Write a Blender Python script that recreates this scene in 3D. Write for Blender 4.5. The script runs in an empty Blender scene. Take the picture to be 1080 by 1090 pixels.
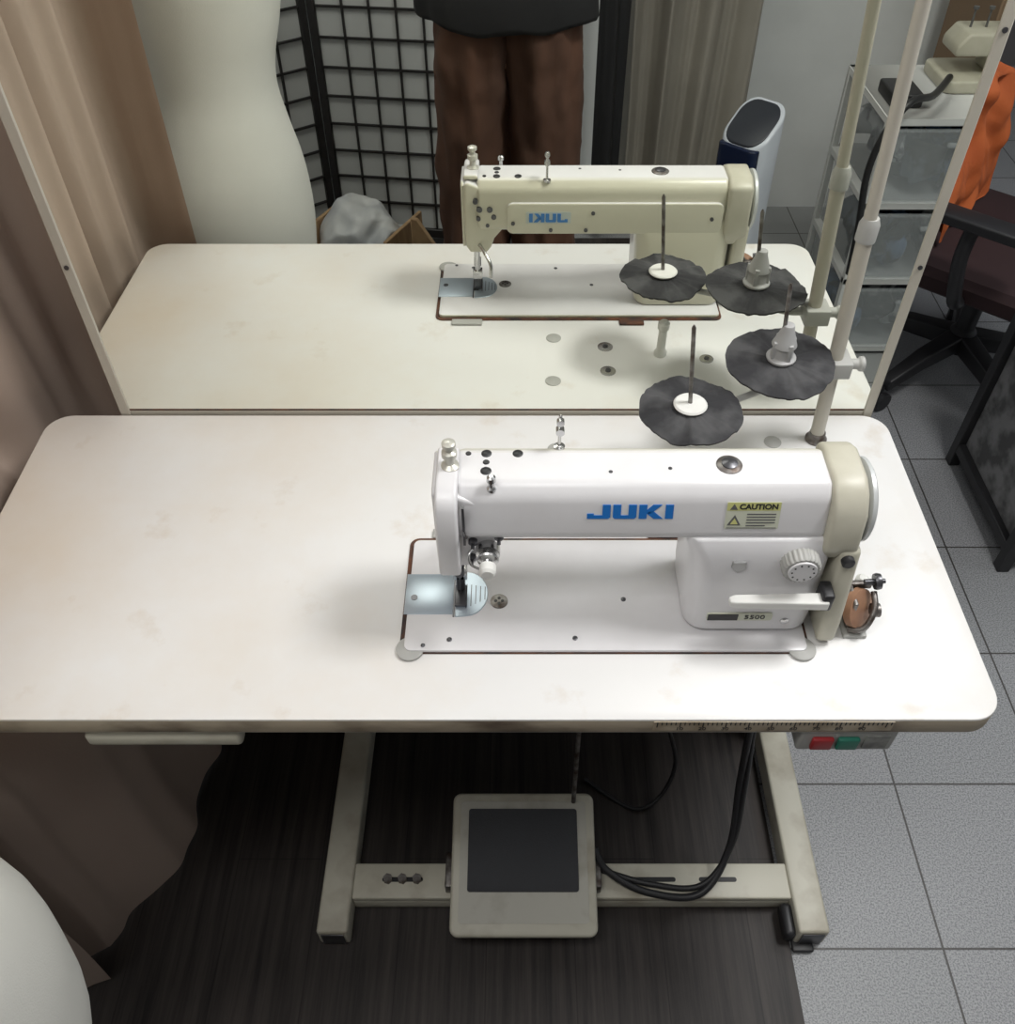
import bpy,bmesh,math,random
from mathutils import Vector,Matrix,noise
random.seed(3)
SC=bpy.context.scene
XF=[Matrix.Identity(4)]
# ---------------- materials ----------------
def M(name,col,rough=.5,metal=0.,col2=None,scale=6.,lo=.35,hi=.65,stretch=(1,1,1),bump=0.,bscale=60.,trans=0.,alpha=1.,emit=0.,detail=5.,back=None):
    m=bpy.data.materials.new(name); m.use_nodes=True
    nt=m.node_tree; b=nt.nodes['Principled BSDF']
    b.inputs['Base Color'].default_value=(*col,1); b.inputs['Roughness'].default_value=rough
    b.inputs['Metallic'].default_value=metal
    b.inputs['Transmission Weight'].default_value=trans
    b.inputs['Alpha'].default_value=alpha
    tc=nt.nodes.new('ShaderNodeTexCoord'); mp=nt.nodes.new('ShaderNodeMapping')
    mp.inputs['Scale'].default_value=stretch
    nt.links.new(tc.outputs['Object'],mp.inputs['Vector'])
    if col2 is None: col2=tuple(c*.93 for c in col)
    n=nt.nodes.new('ShaderNodeTexNoise'); n.inputs['Scale'].default_value=scale; n.inputs['Detail'].default_value=detail
    r=nt.nodes.new('ShaderNodeValToRGB')
    r.color_ramp.elements[0].position=lo; r.color_ramp.elements[1].position=hi
    r.color_ramp.elements[0].color=(*col,1); r.color_ramp.elements[1].color=(*col2,1)
    nt.links.new(mp.outputs['Vector'],n.inputs['Vector']); nt.links.new(n.outputs['Fac'],r.inputs['Fac'])
    out=r.outputs['Color']
    if back:   # darker cream on faces turned to the wall side, painting in the unlit back
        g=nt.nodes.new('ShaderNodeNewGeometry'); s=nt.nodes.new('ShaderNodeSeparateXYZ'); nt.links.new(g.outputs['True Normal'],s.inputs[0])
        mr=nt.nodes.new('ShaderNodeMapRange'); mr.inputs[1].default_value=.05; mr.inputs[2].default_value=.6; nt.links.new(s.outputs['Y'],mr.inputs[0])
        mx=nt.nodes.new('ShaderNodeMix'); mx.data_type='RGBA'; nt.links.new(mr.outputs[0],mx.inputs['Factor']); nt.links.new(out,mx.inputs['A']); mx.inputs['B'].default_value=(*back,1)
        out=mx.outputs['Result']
    nt.links.new(out,b.inputs['Base Color'])
    if bump:
        n2=nt.nodes.new('ShaderNodeTexNoise'); n2.inputs['Scale'].default_value=bscale
        bp=nt.nodes.new('ShaderNodeBump'); bp.inputs['Strength'].default_value=bump; bp.inputs['Distance'].default_value=.002
        nt.links.new(mp.outputs['Vector'],n2.inputs['Vector'])
        nt.links.new(n2.outputs['Fac'],bp.inputs['Height']); nt.links.new(bp.outputs['Normal'],b.inputs['Normal'])
    return m
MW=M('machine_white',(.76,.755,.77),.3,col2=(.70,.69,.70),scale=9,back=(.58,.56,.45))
MCR=M('machine_cream',(.54,.52,.43),.4,col2=(.47,.45,.36),scale=20)
LEGM=M('cream_paint',(.56,.54,.45),.45,col2=(.34,.30,.23),scale=14,lo=.5,hi=.8,detail=8)
CHR=M('chrome',(.62,.62,.62),.22,1.)
STL=M('brushed_steel',(.50,.58,.66),.36,.6)
DST=M('dark_steel',(.12,.12,.13),.35,.8)
BLK=M('black_plastic',(.02,.02,.022),.45)
GRY=M('grey_plastic',(.42,.42,.40),.5)
DGY=M('dark_grey',(.12,.12,.12),.6)
WPL=M('white_plastic',(.78,.78,.75),.4)
RUST_SHADOW=M('rust_and_shadow_gap',(.14,.055,.028),.8,col2=(.04,.03,.03),scale=40)
BLUE=M('logo_blue',(.015,.17,.55),.4)
BLUE2=M('logo_faded_blue',(.05,.20,.50),.4)
YEL=M('label_yellow',(.62,.62,.25),.5)
LBW=M('label_cream',(.62,.64,.52),.5)
PAD=M('pad_fabric',(.026,.026,.029),.9,bump=.8,bscale=70,col2=(.07,.07,.073),scale=16,lo=.45,hi=.6)
RUB=M('rubber_pad',(.05,.052,.058),.8,bump=.5,bscale=300)
CURT=M('brown_curtain_cloth',(.47,.37,.305),.8,col2=(.43,.335,.275),scale=3,bump=.12,bscale=300)
BEIG=M('beige_curtain_cloth',(.35,.325,.285),.5,col2=(.27,.25,.22),scale=2)
CAN=M('cream_jersey',(.70,.695,.65),.85,col2=(.65,.645,.60),scale=4,bump=.2,bscale=500)
WOODD=M('black_wood',(.018,.016,.016),.5)
PAPER=M('screen_paper',(.52,.53,.53),.8)
SKIN=M('skin',(.45,.27,.2),.55)
HAIR=M('black_hair',(.015,.012,.01),.5)
SHRT=M('black_tshirt',(.012,.012,.014),.85,bump=.3,bscale=30)
TRS=M('brown_trouser_cloth',(.115,.052,.031),.85,col2=(.07,.033,.021),scale=9,stretch=(1,1,.25),bump=.3,bscale=120)
SHOE=M('dark_shoe',(.03,.028,.03),.6)
ORG=M('orange_mesh_fabric',(.55,.13,.03),.8,bump=.3,bscale=300,col2=(.42,.09,.02),scale=6)
DRED=M('dark_red_fabric',(.030,.012,.013),.8)
BRN=M('tan_leather',(.40,.22,.13),.6,col2=(.25,.13,.08),scale=30)
WOOD=M('light_wood',(.50,.34,.19),.6,col2=(.38,.24,.13),scale=10,stretch=(1,8,1))
CARD=M('cardboard',(.24,.16,.10),.8)
CLR=M('clear_plastic',(.60,.64,.67),.3,alpha=.26)
BAG=M('thin_plastic_film',(.72,.73,.73),.4,alpha=.95,col2=(.52,.54,.57),scale=10)
NAVY=M('navy_gloss',(.012,.02,.055),.15)
SLATE=M('dark_slate_plastic',(.03,.034,.045),.3)
PURW=M('purifier_white',(.66,.70,.78),.3)
WALL=M('wall_paint',(.74,.76,.78),.7)
GREYP=M('mottled_grey',(.26,.26,.26),.8,col2=(.10,.10,.10),scale=18,lo=.4,hi=.6)
RED=M('red_button',(.38,.03,.035),.4); GRN=M('green_button',(.03,.20,.14),.4)
FRM=M('mirror_frame_paint',(.52,.49,.42),.45)
HWM=M('handwheel_grey',(.58,.60,.60),.35,.15)
WM=M('worn_metal',(.30,.29,.28),.45,.8,col2=(.08,.06,.05),scale=60)
CLOTHS=[M('blue_cloth',(.12,.2,.35),.9,col2=(.03,.03,.04),scale=16,lo=.45,hi=.55),M('dark_cloth',(.03,.03,.035),.9,col2=(.25,.25,.25),scale=20,lo=.5,hi=.6),M('pale_cloth',(.55,.57,.6),.9,col2=(.08,.08,.1),scale=17,lo=.45,hi=.55),M('grey_cloth',(.16,.20,.25),.9,col2=(.03,.03,.03),scale=12,lo=.45,hi=.55)]
EYE=M('eye_white',(.8,.8,.78),.3)
LIP=M('lip',(.4,.16,.14),.5)

def table_material():
    m=M('laminate_top',(.77,.745,.745),.38); nt=m.node_tree; b=nt.nodes['Principled BSDF']
    N=nt.nodes.new; L=nt.links.new
    geo=N('ShaderNodeNewGeometry')
    n1=N('ShaderNodeTexNoise'); n1.inputs['Scale'].default_value=2.8; n1.inputs['Detail'].default_value=8; n1.inputs['Roughness'].default_value=.62
    L(geo.outputs['Position'],n1.inputs['Vector'])
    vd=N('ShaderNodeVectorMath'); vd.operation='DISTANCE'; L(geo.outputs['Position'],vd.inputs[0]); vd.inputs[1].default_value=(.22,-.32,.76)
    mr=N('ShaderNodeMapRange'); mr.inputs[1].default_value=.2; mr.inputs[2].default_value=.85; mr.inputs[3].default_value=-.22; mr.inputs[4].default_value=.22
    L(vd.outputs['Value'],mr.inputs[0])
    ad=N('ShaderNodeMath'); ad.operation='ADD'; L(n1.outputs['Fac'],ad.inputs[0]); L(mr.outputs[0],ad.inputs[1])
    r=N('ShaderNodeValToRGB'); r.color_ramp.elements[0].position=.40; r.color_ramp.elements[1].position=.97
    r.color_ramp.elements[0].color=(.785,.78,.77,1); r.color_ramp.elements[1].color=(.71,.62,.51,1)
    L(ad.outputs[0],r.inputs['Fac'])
    n2=N('ShaderNodeTexNoise'); n2.inputs['Scale'].default_value=9; n2.inputs['Detail'].default_value=6; n2.inputs['Roughness'].default_value=.6
    L(geo.outputs['Position'],n2.inputs['Vector'])
    r2=N('ShaderNodeValToRGB'); r2.color_ramp.elements[0].position=.28; r2.color_ramp.elements[1].position=.40
    r2.color_ramp.elements[0].color=(.88,.83,.77,1); r2.color_ramp.elements[1].color=(1,1,1,1); L(n2.outputs['Fac'],r2.inputs['Fac'])
    mx=N('ShaderNodeMix'); mx.data_type='RGBA'; mx.blend_type='MULTIPLY'; mx.inputs['Factor'].default_value=1
    L(r.outputs['Color'],mx.inputs['A']); L(r2.outputs['Color'],mx.inputs['B'])
    L(mx.outputs['Result'],b.inputs['Base Color']); return m
TOPM=table_material()
EDGE=M('worn_edge_band',(.48,.41,.31),.6,col2=(.09,.06,.04),scale=16,lo=.46,hi=.70,stretch=(.5,1,1),detail=10)
def tile_material():
    m=bpy.data.materials.new('grey_floor_tiles'); m.use_nodes=True; nt=m.node_tree; b=nt.nodes['Principled BSDF']; N=nt.nodes.new; L=nt.links.new
    geo=N('ShaderNodeNewGeometry'); mp=N('ShaderNodeMapping'); mp.inputs['Location'].default_value=(-.795+.288*20,.502+.298*20,0)
    L(geo.outputs['Position'],mp.inputs['Vector'])
    br=N('ShaderNodeTexBrick'); br.offset=0; br.squash=1; br.inputs['Scale'].default_value=1; br.inputs['Brick Width'].default_value=.288; br.inputs['Row Height'].default_value=.298
    br.inputs['Mortar Size'].default_value=.0024; br.inputs['Mortar Smooth'].default_value=.4; br.inputs['Color1'].default_value=(.31,.32,.325,1); br.inputs['Color2'].default_value=(.345,.35,.36,1); br.inputs['Mortar'].default_value=(.06,.055,.05,1)
    L(mp.outputs[0],br.inputs['Vector'])
    n=N('ShaderNodeTexNoise'); n.inputs['Scale'].default_value=330; n.inputs['Detail'].default_value=3; n.inputs['Roughness'].default_value=.7; L(geo.outputs['Position'],n.inputs['Vector'])
    r=N('ShaderNodeValToRGB'); r.color_ramp.elements[0].position=.40; r.color_ramp.elements[1].position=.56; r.color_ramp.elements[0].color=(.52,.52,.54,1); r.color_ramp.elements[1].color=(1.1,1.1,1.1,1)
    L(n.outputs['Fac'],r.inputs['Fac'])
    mx=N('ShaderNodeMix'); mx.data_type='RGBA'; mx.blend_type='MULTIPLY'; mx.inputs['Factor'].default_value=1
    L(br.outputs['Color'],mx.inputs['A']); L(r.outputs['Color'],mx.inputs['B']); L(mx.outputs['Result'],b.inputs['Base Color']); b.inputs['Roughness'].default_value=.45
    return m
TILE=tile_material()
def plank_material():
    m=bpy.data.materials.new('dark_wood_vinyl'); m.use_nodes=True; nt=m.node_tree; b=nt.nodes['Principled BSDF']; N=nt.nodes.new; L=nt.links.new
    geo=N('ShaderNodeNewGeometry'); mp=N('ShaderNodeMapping'); mp.inputs['Scale'].default_value=(60,2.2,1); L(geo.outputs['Position'],mp.inputs['Vector'])
    n=N('ShaderNodeTexNoise'); n.inputs['Scale'].default_value=1; n.inputs['Detail'].default_value=8; n.inputs['Roughness'].default_value=.7; L(mp.outputs[0],n.inputs['Vector'])
    r=N('ShaderNodeValToRGB'); r.color_ramp.elements[0].position=.3; r.color_ramp.elements[1].position=.72; r.color_ramp.elements[0].color=(.009,.008,.008,1); r.color_ramp.elements[1].color=(.065,.054,.049,1); L(n.outputs['Fac'],r.inputs['Fac'])
    mp2=N('ShaderNodeMapping'); mp2.inputs['Rotation'].default_value=(0,0,math.pi/2); mp2.inputs['Location'].default_value=(10,10.03,0); L(geo.outputs['Position'],mp2.inputs['Vector'])
    br=N('ShaderNodeTexBrick'); br.inputs['Scale'].default_value=1; br.inputs['Brick Width'].default_value=.9; br.inputs['Row Height'].default_value=.15; br.inputs['Mortar Size'].default_value=.001
    br.inputs['Color1'].default_value=(.85,.85,.85,1); br.inputs['Color2'].default_value=(1.05,1.05,1.05,1); br.inputs['Mortar'].default_value=(.5,.5,.5,1); L(mp2.outputs[0],br.inputs['Vector'])
    mx=N('ShaderNodeMix'); mx.data_type='RGBA'; mx.blend_type='MULTIPLY'; mx.inputs['Factor'].default_value=1
    L(r.outputs['Color'],mx.inputs['A']); L(br.outputs['Color'],mx.inputs['B']); L(mx.outputs['Result'],b.inputs['Base Color']); b.inputs['Roughness'].default_value=.5
    b.inputs['Specular IOR Level'].default_value=.3
    return m
PLANK=plank_material()
MIRR=bpy.data.materials.new('mirror_glass'); MIRR.use_nodes=True
_b=MIRR.node_tree.nodes['Principled BSDF']; _b.inputs['Base Color'].default_value=(.87,.885,.81,1); _b.inputs['Metallic'].default_value=1; _b.inputs['Roughness'].default_value=0.0

# ---------------- geometry helpers ----------------
WL={}
def empty(name,loc,label,cat,group=None):
    e=bpy.data.objects.new(name,None); e.empty_display_size=.05; e.location=XF[0]@Vector(loc); SC.collection.objects.link(e)
    e['label']=label; e['category']=cat
    if group: e['group']=group
    WL[e.name]=e.location.copy()
    return e
def finish(name,bm,mat,parent=None,bevel=0,seg=3,sharp=38,label=None,cat=None,kind=None,group=None,smooth=True,bang=30):
    bmesh.ops.remove_doubles(bm,verts=bm.verts,dist=1e-6)
    bmesh.ops.recalc_face_normals(bm,faces=bm.faces)
    if bevel:
        es=[e for e in bm.edges if len(e.link_faces)==2 and e.calc_face_angle(0)>math.radians(bang)]
        bmesh.ops.bevel(bm,geom=es,offset=bevel,segments=seg,profile=.5,affect='EDGES',clamp_overlap=True)
    bmesh.ops.transform(bm,matrix=XF[0],verts=bm.verts)
    vs=[v.co for v in bm.verts]
    c=Vector((sum(v.x for v in vs),sum(v.y for v in vs),sum(v.z for v in vs)))/max(1,len(vs))
    bmesh.ops.translate(bm,vec=-c,verts=bm.verts)
    me=bpy.data.meshes.new(name); bm.to_mesh(me); bm.free()
    for m in (mat if isinstance(mat,(list,tuple)) else [mat]): me.materials.append(m)
    if smooth:
        for p in me.polygons: p.use_smooth=True
        me.set_sharp_from_angle(angle=math.radians(sharp))
    o=bpy.data.objects.new(name,me); SC.collection.objects.link(o); o.location=c; WL[o.name]=c.copy()
    if parent:
        o.parent=parent; o.location=c-WL[parent.name]
    if label:o['label']=label
    if cat:o['category']=cat
    if kind:o['kind']=kind
    if group:o['group']=group
    return o
def B(): return bmesh.new()
def box(bm,x0,x1,y0,y1,z0,z1,mi=0):
    vs=[bm.verts.new((x,y,z)) for x in(x0,x1) for y in(y0,y1) for z in(z0,z1)]
    for f in((0,1,3,2),(4,6,7,5),(0,4,5,1),(2,3,7,6),(0,2,6,4),(1,5,7,3)):
        fc=bm.faces.new([vs[i] for i in f]); fc.material_index=mi
    return bm
def ring(c,ax,r,n,ry=None):
    ax=Vector(ax).normalized(); u=ax.orthogonal().normalized(); v=ax.cross(u)
    if ry is None: ry=r
    return [Vector(c)+u*r*math.cos(2*math.pi*i/n)+v*ry*math.sin(2*math.pi*i/n) for i in range(n)]
def loft(bm,rings,cap=True,mi=0):
    R=[[bm.verts.new(p) for p in r] for r in rings]
    n=len(R[0])
    for a,b in zip(R,R[1:]):
        for i in range(n):
            f=bm.faces.new((a[i],a[(i+1)%n],b[(i+1)%n],b[i])); f.material_index=mi
    if cap:
        bm.faces.new(R[0][::-1]).material_index=mi; bm.faces.new(R[-1]).material_index=mi
    return bm
def cyl(bm,p0,p1,r0,r1=None,n=20,mi=0):
    if r1 is None:r1=r0
    p0=Vector(p0);p1=Vector(p1);ax=p1-p0
    return loft(bm,[ring(p0,ax,r0,n),ring(p1,ax,r1,n)],mi=mi)
def lathe(bm,c,prof,ax=(0,0,1),n=28,mi=0):
    ax=Vector(ax).normalized(); c=Vector(c)
    return loft(bm,[ring(c+ax*h,ax,max(r,1e-4),n) for r,h in prof],mi=mi)
def smoothpts(pts,k=6):
    pts=[Vector(p) for p in pts]; out=[]
    for i in range(len(pts)-1):
        p0=pts[max(i-1,0)];p1=pts[i];p2=pts[i+1];p3=pts[min(i+2,len(pts)-1)]
        for j in range(k):
            t=j/k
            out.append(.5*((2*p1)+(-p0+p2)*t+(2*p0-5*p1+4*p2-p3)*t*t+(-p0+3*p1-3*p2+p3)*t**3))
    out.append(pts[-1]); return out
def tube(bm,pts,r,n=10,k=6,mi=0):
    P=smoothpts(pts,k) if k>1 else [Vector(p) for p in pts]
    rs=[]; u=None
    for i,p in enumerate(P):
        t=(P[min(i+1,len(P)-1)]-P[max(i-1,0)]).normalized()
        if u is None:u=t.orthogonal().normalized()
        u=(u-t*u.dot(t)).normalized(); v=t.cross(u)
        rr=r(i/(len(P)-1)) if callable(r) else r
        rs.append([p+u*rr*math.cos(2*math.pi*j/n)+v*rr*math.sin(2*math.pi*j/n) for j in range(n)])
    return loft(bm,rs,mi=mi)
def prism(bm,poly,axis,a,b,mi=0):
    def mk(u,v,w): return {'x':(w,u,v),'y':(u,w,v),'z':(u,v,w)}[axis]
    A=[bm.verts.new(mk(u,v,a)) for u,v in poly]; Bv=[bm.verts.new(mk(u,v,b)) for u,v in poly]
    n=len(poly)
    bm.faces.new(A[::-1]).material_index=mi; bm.faces.new(Bv).material_index=mi
    for i in range(n): bm.faces.new((A[i],A[(i+1)%n],Bv[(i+1)%n],Bv[i])).material_index=mi
    return bm
def rrect(x0,x1,y0,y1,r,n=6):
    out=[]
    for cx,cy,a0 in((x1-r,y1-r,0),(x0+r,y1-r,90),(x0+r,y0+r,180),(x1-r,y0+r,270)):
        for i in range(n+1):
            a=math.radians(a0+90*i/n); out.append((cx+r*math.cos(a),cy+r*math.sin(a)))
    return out
def sphere(bm,c,r,sc=(1,1,1),n=16):
    bmesh.ops.create_uvsphere(bm,u_segments=n,v_segments=n//2+2,radius=r,matrix=Matrix.Translation(c)@Matrix.Diagonal((*sc,1)))
    return bm
def text_obj(name,body,size,mat,mtx,parent,ext=.0003,sx=1.,bold=0.):
    cu=bpy.data.curves.new(name+'_c','FONT'); cu.body=body; cu.size=size; cu.extrude=ext; cu.align_x='CENTER'; cu.align_y='CENTER'; cu.offset=bold
    t=bpy.data.objects.new('tmp',cu); SC.collection.objects.link(t); bpy.context.view_layer.update()
    me=bpy.data.meshes.new_from_object(t.evaluated_get(bpy.context.evaluated_depsgraph_get()))
    bpy.data.objects.remove(t); bm=B(); bm.from_mesh(me); bpy.data.meshes.remove(me)
    bmesh.ops.transform(bm,matrix=mtx@Matrix.Diagonal((sx,1,1,1)),verts=bm.verts)
    return finish(name,bm,mat,parent,smooth=False)

# ---------------- SETTING ----------------
def struct(name,bm,mat): return finish(name,bm,mat,kind='structure',smooth=False)
struct('floor',box(B(),-1.0,3.0,-2.2,3.2,-.1,0),TILE)
struct('wall_south',box(B(),-1.0,3.0,-2.3,-2.2,0,2.7),WALL)
struct('wall_west',box(B(),-1.1,-1.0,-2.3,3.2,0,2.7),WALL)
struct('wall_east',box(B(),3.0,3.1,-2.3,3.3,0,2.7),WALL)
struct('wall_north',box(B(),-1.1,3.0,3.2,3.3,0,2.7),M('north_wall_paint',(.16,.15,.15),.8))
struct('ceiling',box(B(),-1.1,3.1,-2.3,3.3,2.7,2.8),M('ceiling_paint',(.75,.75,.75),.8))
finish('floor_mat',box(B(),-.95,.535,-1.95,.28,.0,.004),PLANK,label='dark brown wood-grain vinyl flooring sheet under the sewing table',cat='floor mat',smooth=False)

# ---------------- TABLE ----------------
TZ=.76
T=empty('sewing_table',(0,-.25,0),'white laminate industrial sewing table with cream steel stand','table')
bm=prism(B(),rrect(-.605,.605,-.5,-.002,.035,8),'z',.731,TZ)
bm.normal_update()
for f in bm.faces: f.material_index=0 if abs(f.normal.z)>.7 else 1
finish('table_top',bm,[TOPM,EDGE],T,bevel=.0025,seg=2)
for sx in(-.235,.565):
    bm=box(B(),sx-.026,sx+.026,-.495,-.03,.006,.06); finish('stand_foot',bm,LEGM,T,bevel=.005)
    bm=box(B(),sx-.019,sx+.019,-.4975,-.4955,.013,.052); finish('foot_end',bm,DST,T,bevel=.001)
    bm=box(B(),sx-.022,sx+.022,-.12,-.05,.06,.69); finish('upright',bm,LEGM,T,bevel=.004)
    bm=box(B(),sx-.03,sx+.03,-.44,-.04,.69,.731); finish('top_bracket',bm,LEGM,T,bevel=.004)
bm=box(B(),.536,.572,-.510,-.455,.0045,.012); finish('foot_pad',bm,BLK,T,bevel=.003)
bm=box(B(),.520,.54,-.495,-.44,.012,.045); finish('foot_clamp',bm,BLK,T,bevel=.008)
bm=box(B(),-.209,.539,-.438,-.378,.040,.056); box(bm,-.209,.539,-.438,-.432,.012,.042); finish('crossbar',bm,LEGM,T,bevel=.003)
for x0,x1 in((.27,.345),(.385,.45),(-.16,-.09)):
    bm=prism(B(),rrect(x0,x1,-.4105,-.4025,.0039,4),'z',.0555,.0568); finish('slot',bm,BLK,T)
for x in(-.15,-.125,-.1):
    bm=cyl(B(),(x,-.407,.056),(x,-.407,.066),.008,n=6); finish('bolt',bm,WM,T)
# pedal
PM=Matrix.Translation((.083,-.39,.10))@Matrix.Rotation(math.radians(13),4,'X')
bm=prism(B(),rrect(-.122,.122,-.120,.110,.014,5),'z',-.014,.006); bmesh.ops.transform(bm,matrix=PM,verts=bm.verts)
PD=finish('pedal',bm,LEGM,T,bevel=.005,label='cream painted treadle pedal')
bm=prism(B(),rrect(-.108,.108,-.10,.095,.006,4),'z',.006,.0075); bmesh.ops.transform(bm,matrix=PM,verts=bm.verts); finish('pedal_panel',bm,M('pedal_inset_paint',(.50,.49,.43),.5,col2=(.36,.34,.28),scale=16,lo=.5,hi=.75,detail=8),PD)
bm=prism(B(),rrect(-.094,.092,-.052,.082,.004,3),'z',.0075,.0115); bmesh.ops.transform(bm,matrix=PM,verts=bm.verts); finish('rubber_pad',bm,RUB,PD,bevel=.0012,label='black ribbed rubber tread')
for x in(-.04,.205): finish('pedal_bracket',box(B(),x-.01,x+.01,-.43,-.37,.055,.085),WM,T,bevel=.003)
bm=tube(B(),[(.17,-.3,.13),(.172,-.27,.3),(.175,-.24,.5),(.178,-.2,.70)],.004); finish('pedal_rod',bm,WM,T)
bm=lathe(B(),(.16,-.17,.60),[(.05,0),(.075,.01),(.085,.03),(.085,.17),(.07,.2),(.03,.21)],ax=(1,0,0)); box(bm,.2,.3,-.2,-.14,.67,.731); finish('motor',bm,BLK,T,bevel=.003)
bm=box(B(),-.40,-.25,-.485,-.12,.700,.731); D0=finish('drawer',bm,LEGM,T,bevel=.005)
bm=box(B(),-.415,-.238,-.497,-.478,.695,.717); finish('drawer_front',bm,LEGM,D0,bevel=.006)
# switch box
bm=box(B(),.391,.500,-.497,-.42,.686,.731); SB=finish('switch_box',bm,GRY,T,bevel=.004,label='grey motor switch with red and green buttons')
bm=box(B(),.404,.428,-.503,-.497,.697,.719); finish('stop_button',bm,RED,SB,bevel=.002)
bm=box(B(),.433,.457,-.503,-.497,.697,.719); finish('start_button',bm,GRN,SB,bevel=.002)
bm=box(B(),.464,.491,-.499,-.497,.695,.721); finish('rating_label',bm,M('faded_label',(.35,.36,.33),.6,col2=(.15,.15,.15),scale=50),SB)
# ruler on edge
bm=box(B(),.222,.484,-.5012,-.5003,.739,.757); RU=finish('ruler_tape',bm,M('ruler_tape_plastic',(.54,.47,.36),.5,col2=(.36,.29,.2),scale=30),T)
bm=B()
for i in range(52):
    x=.226+i*.005; h=.0105 if i%5==0 else .006
    box(bm,x-.00055,x+.00055,-.5018,-.5012,.757-h,.757)
finish('ruler_marks',bm,BLK,RU,smooth=False)
for i in range(1,10):
    text_obj('ruler_number',str(i*10),.0085,BLK,Matrix.Translation((.226+i*.025,-.5014,.7430))@Matrix.Rotation(math.pi/2,4,'X'),RU,ext=.0001,bold=.0001)
# caps and holes
for x,y,r in((.131,-.190,.012),(.127,-.075,.012),(.433,-.06,.012)):
    bm=lathe(B(),(x,y,TZ),[(r,0),(r,.001),(r*.85,.002)]); finish('hole_cap',bm,GRY,T)
for x,y,r in((.212,-.165,.012),(.212,-.100,.012),(.368,-.132,.011)):
    bm=lathe(B(),(x,y,TZ),[(r,0),(r,.0015),(r*.6,.002)]); hb=finish('bolt_cap',bm,CHR,T)
    bm=lathe(B(),(x,y,TZ+.002),[(r*.35,0),(r*.35,.0012)]); finish('bolt_socket',bm,DST,hb)
bm=lathe(B(),(.297,-.145,TZ),[(.010,0),(.010,.006),(.007,.01),(.0065,.045),(.009,.048),(.009,.058),(.005,.062)]); finish('head_rest_pin',bm,WPL,T)

# bobbin winder (compact, beside the belt cover)
XF[0]=Matrix.Translation((.466,-.360,TZ))@Matrix.Scale(.90,4)
BW=finish('bobbin_winder',box(B(),-.016,.014,-.038,.04,0,.006),GRY,T,bevel=.001,label='worn metal bobbin winder with tan friction wheel')
bm=box(B(),-.012,-.006,-.025,.02,.006,.055); box(bm,-.012,.02,.008,.016,.045,.055); finish('winder_bracket',bm,WM,BW,bevel=.002)
bm=lathe(B(),(-.004,-.008,.030),[(.022,0),(.026,.002),(.026,.012),(.019,.014)],ax=(.6,-.6,.4)); finish('friction_wheel',bm,BRN,BW)
bm=lathe(B(),(.006,.006,.062),[(.004,0),(.004,.012),(.010,.012),(.011,.015),(.010,.020),(.004,.020),(.003,.026)],ax=(1,0,.1)); finish('winder_spindle',bm,DST,BW)
bm=tube(B(),[(-.01,-.03,.01),(.006,-.036,.02),(.018,-.022,.04),(.02,-.0,.05)],.004); lathe(bm,(.016,-.018,.035),[(.009,0),(.009,.01)],ax=(1,0,0)); finish('winder_lever',bm,WM,BW)
bm=lathe(B(),(.012,.022,.004),[(.007,0),(.007,.03),(.005,.034),(.009,.036),(.009,.044),(.005,.048)]); finish('winder_post',bm,WPL,BW)
XF[0]=Matrix.Identity(4)
for pts,r in(([(.43,-.20,.60),(.436,-.27,.42),(.437,-.32,.24),(.43,-.38,.12),(.38,-.435,.066),(.29,-.43,.064),(.225,-.40,.08),(.205,-.37,.10)],.0062),
             ([(.44,-.20,.60),(.443,-.26,.42),(.445,-.32,.25),(.435,-.375,.13),(.385,-.422,.072),(.30,-.418,.066),(.215,-.395,.070)],.005),
             ([(.33,-.16,.62),(.31,-.2,.35),(.36,-.22,.1),(.30,-.26,.012),(.2,-.2,.012)],.004)):
    finish('power_cable',tube(B(),pts,r,k=8),BLK,T,label='black power cable')

# ---------------- SEWING MACHINE ----------------
S=empty('sewing_machine',(.18,-.327,TZ),'white industrial lockstitch sewing machine with cream belt cover','sewing machine')
bm=prism(B(),rrect(-.0625,.410,-.4155,-.2410,.012,5),'z',TZ+.0003,TZ+.0018); finish('bed_gasket',bm,RUST_SHADOW,S)
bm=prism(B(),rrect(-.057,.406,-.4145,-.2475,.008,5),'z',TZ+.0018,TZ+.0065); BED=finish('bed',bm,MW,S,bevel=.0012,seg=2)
for x in(-.050,.400):
    bm=lathe(B(),(x,-.410,TZ+.0008),[(.016,0),(.016,.003),(.014,.004)]); finish('hinge_corner',bm,GRY,S)
for x,w in((-.01,.05),(.26,.04)):
    bm=box(B(),x-w/2,x+w/2,-.2410,-.226,TZ+.0002,TZ+.004); finish('bed_hinge',bm,RUST_SHADOW if x>.1 else GRY,S,bevel=.0015)
bz=TZ+.0065
bm=box(B(),-.061,-.003,-.364,-.304,bz-.0008,bz+.0012); SP=finish('slide_plate',bm,STL,S,bevel=.0006,seg=2,label='polished steel slide plate')
bm=lathe(B(),(-.05,-.34,bz+.0012),[(.004,0),(.004,.0008)]); finish('plate_dimple',bm,DST,SP)
pl=[(0,-.368)]+[(.012+.026*math.cos(a),-.334+.033*math.sin(a)) for a in [math.radians(-90+15*i) for i in range(13)]]+[(0,-.300)]
bm=prism(B(),pl,'z',bz-.0008,bz+.0014); NP=finish('needle_plate',bm,STL,S,bevel=.0005,seg=1,label='polished steel needle plate')
for i in range(5): 
    bm=box(B(),.012+i*.0055,.0130+i*.0055,-.356+i*.0032,-.320-i*.0010,bz+.0014,bz+.0018); finish('guide_mark',bm,DST,NP,smooth=False)
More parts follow.
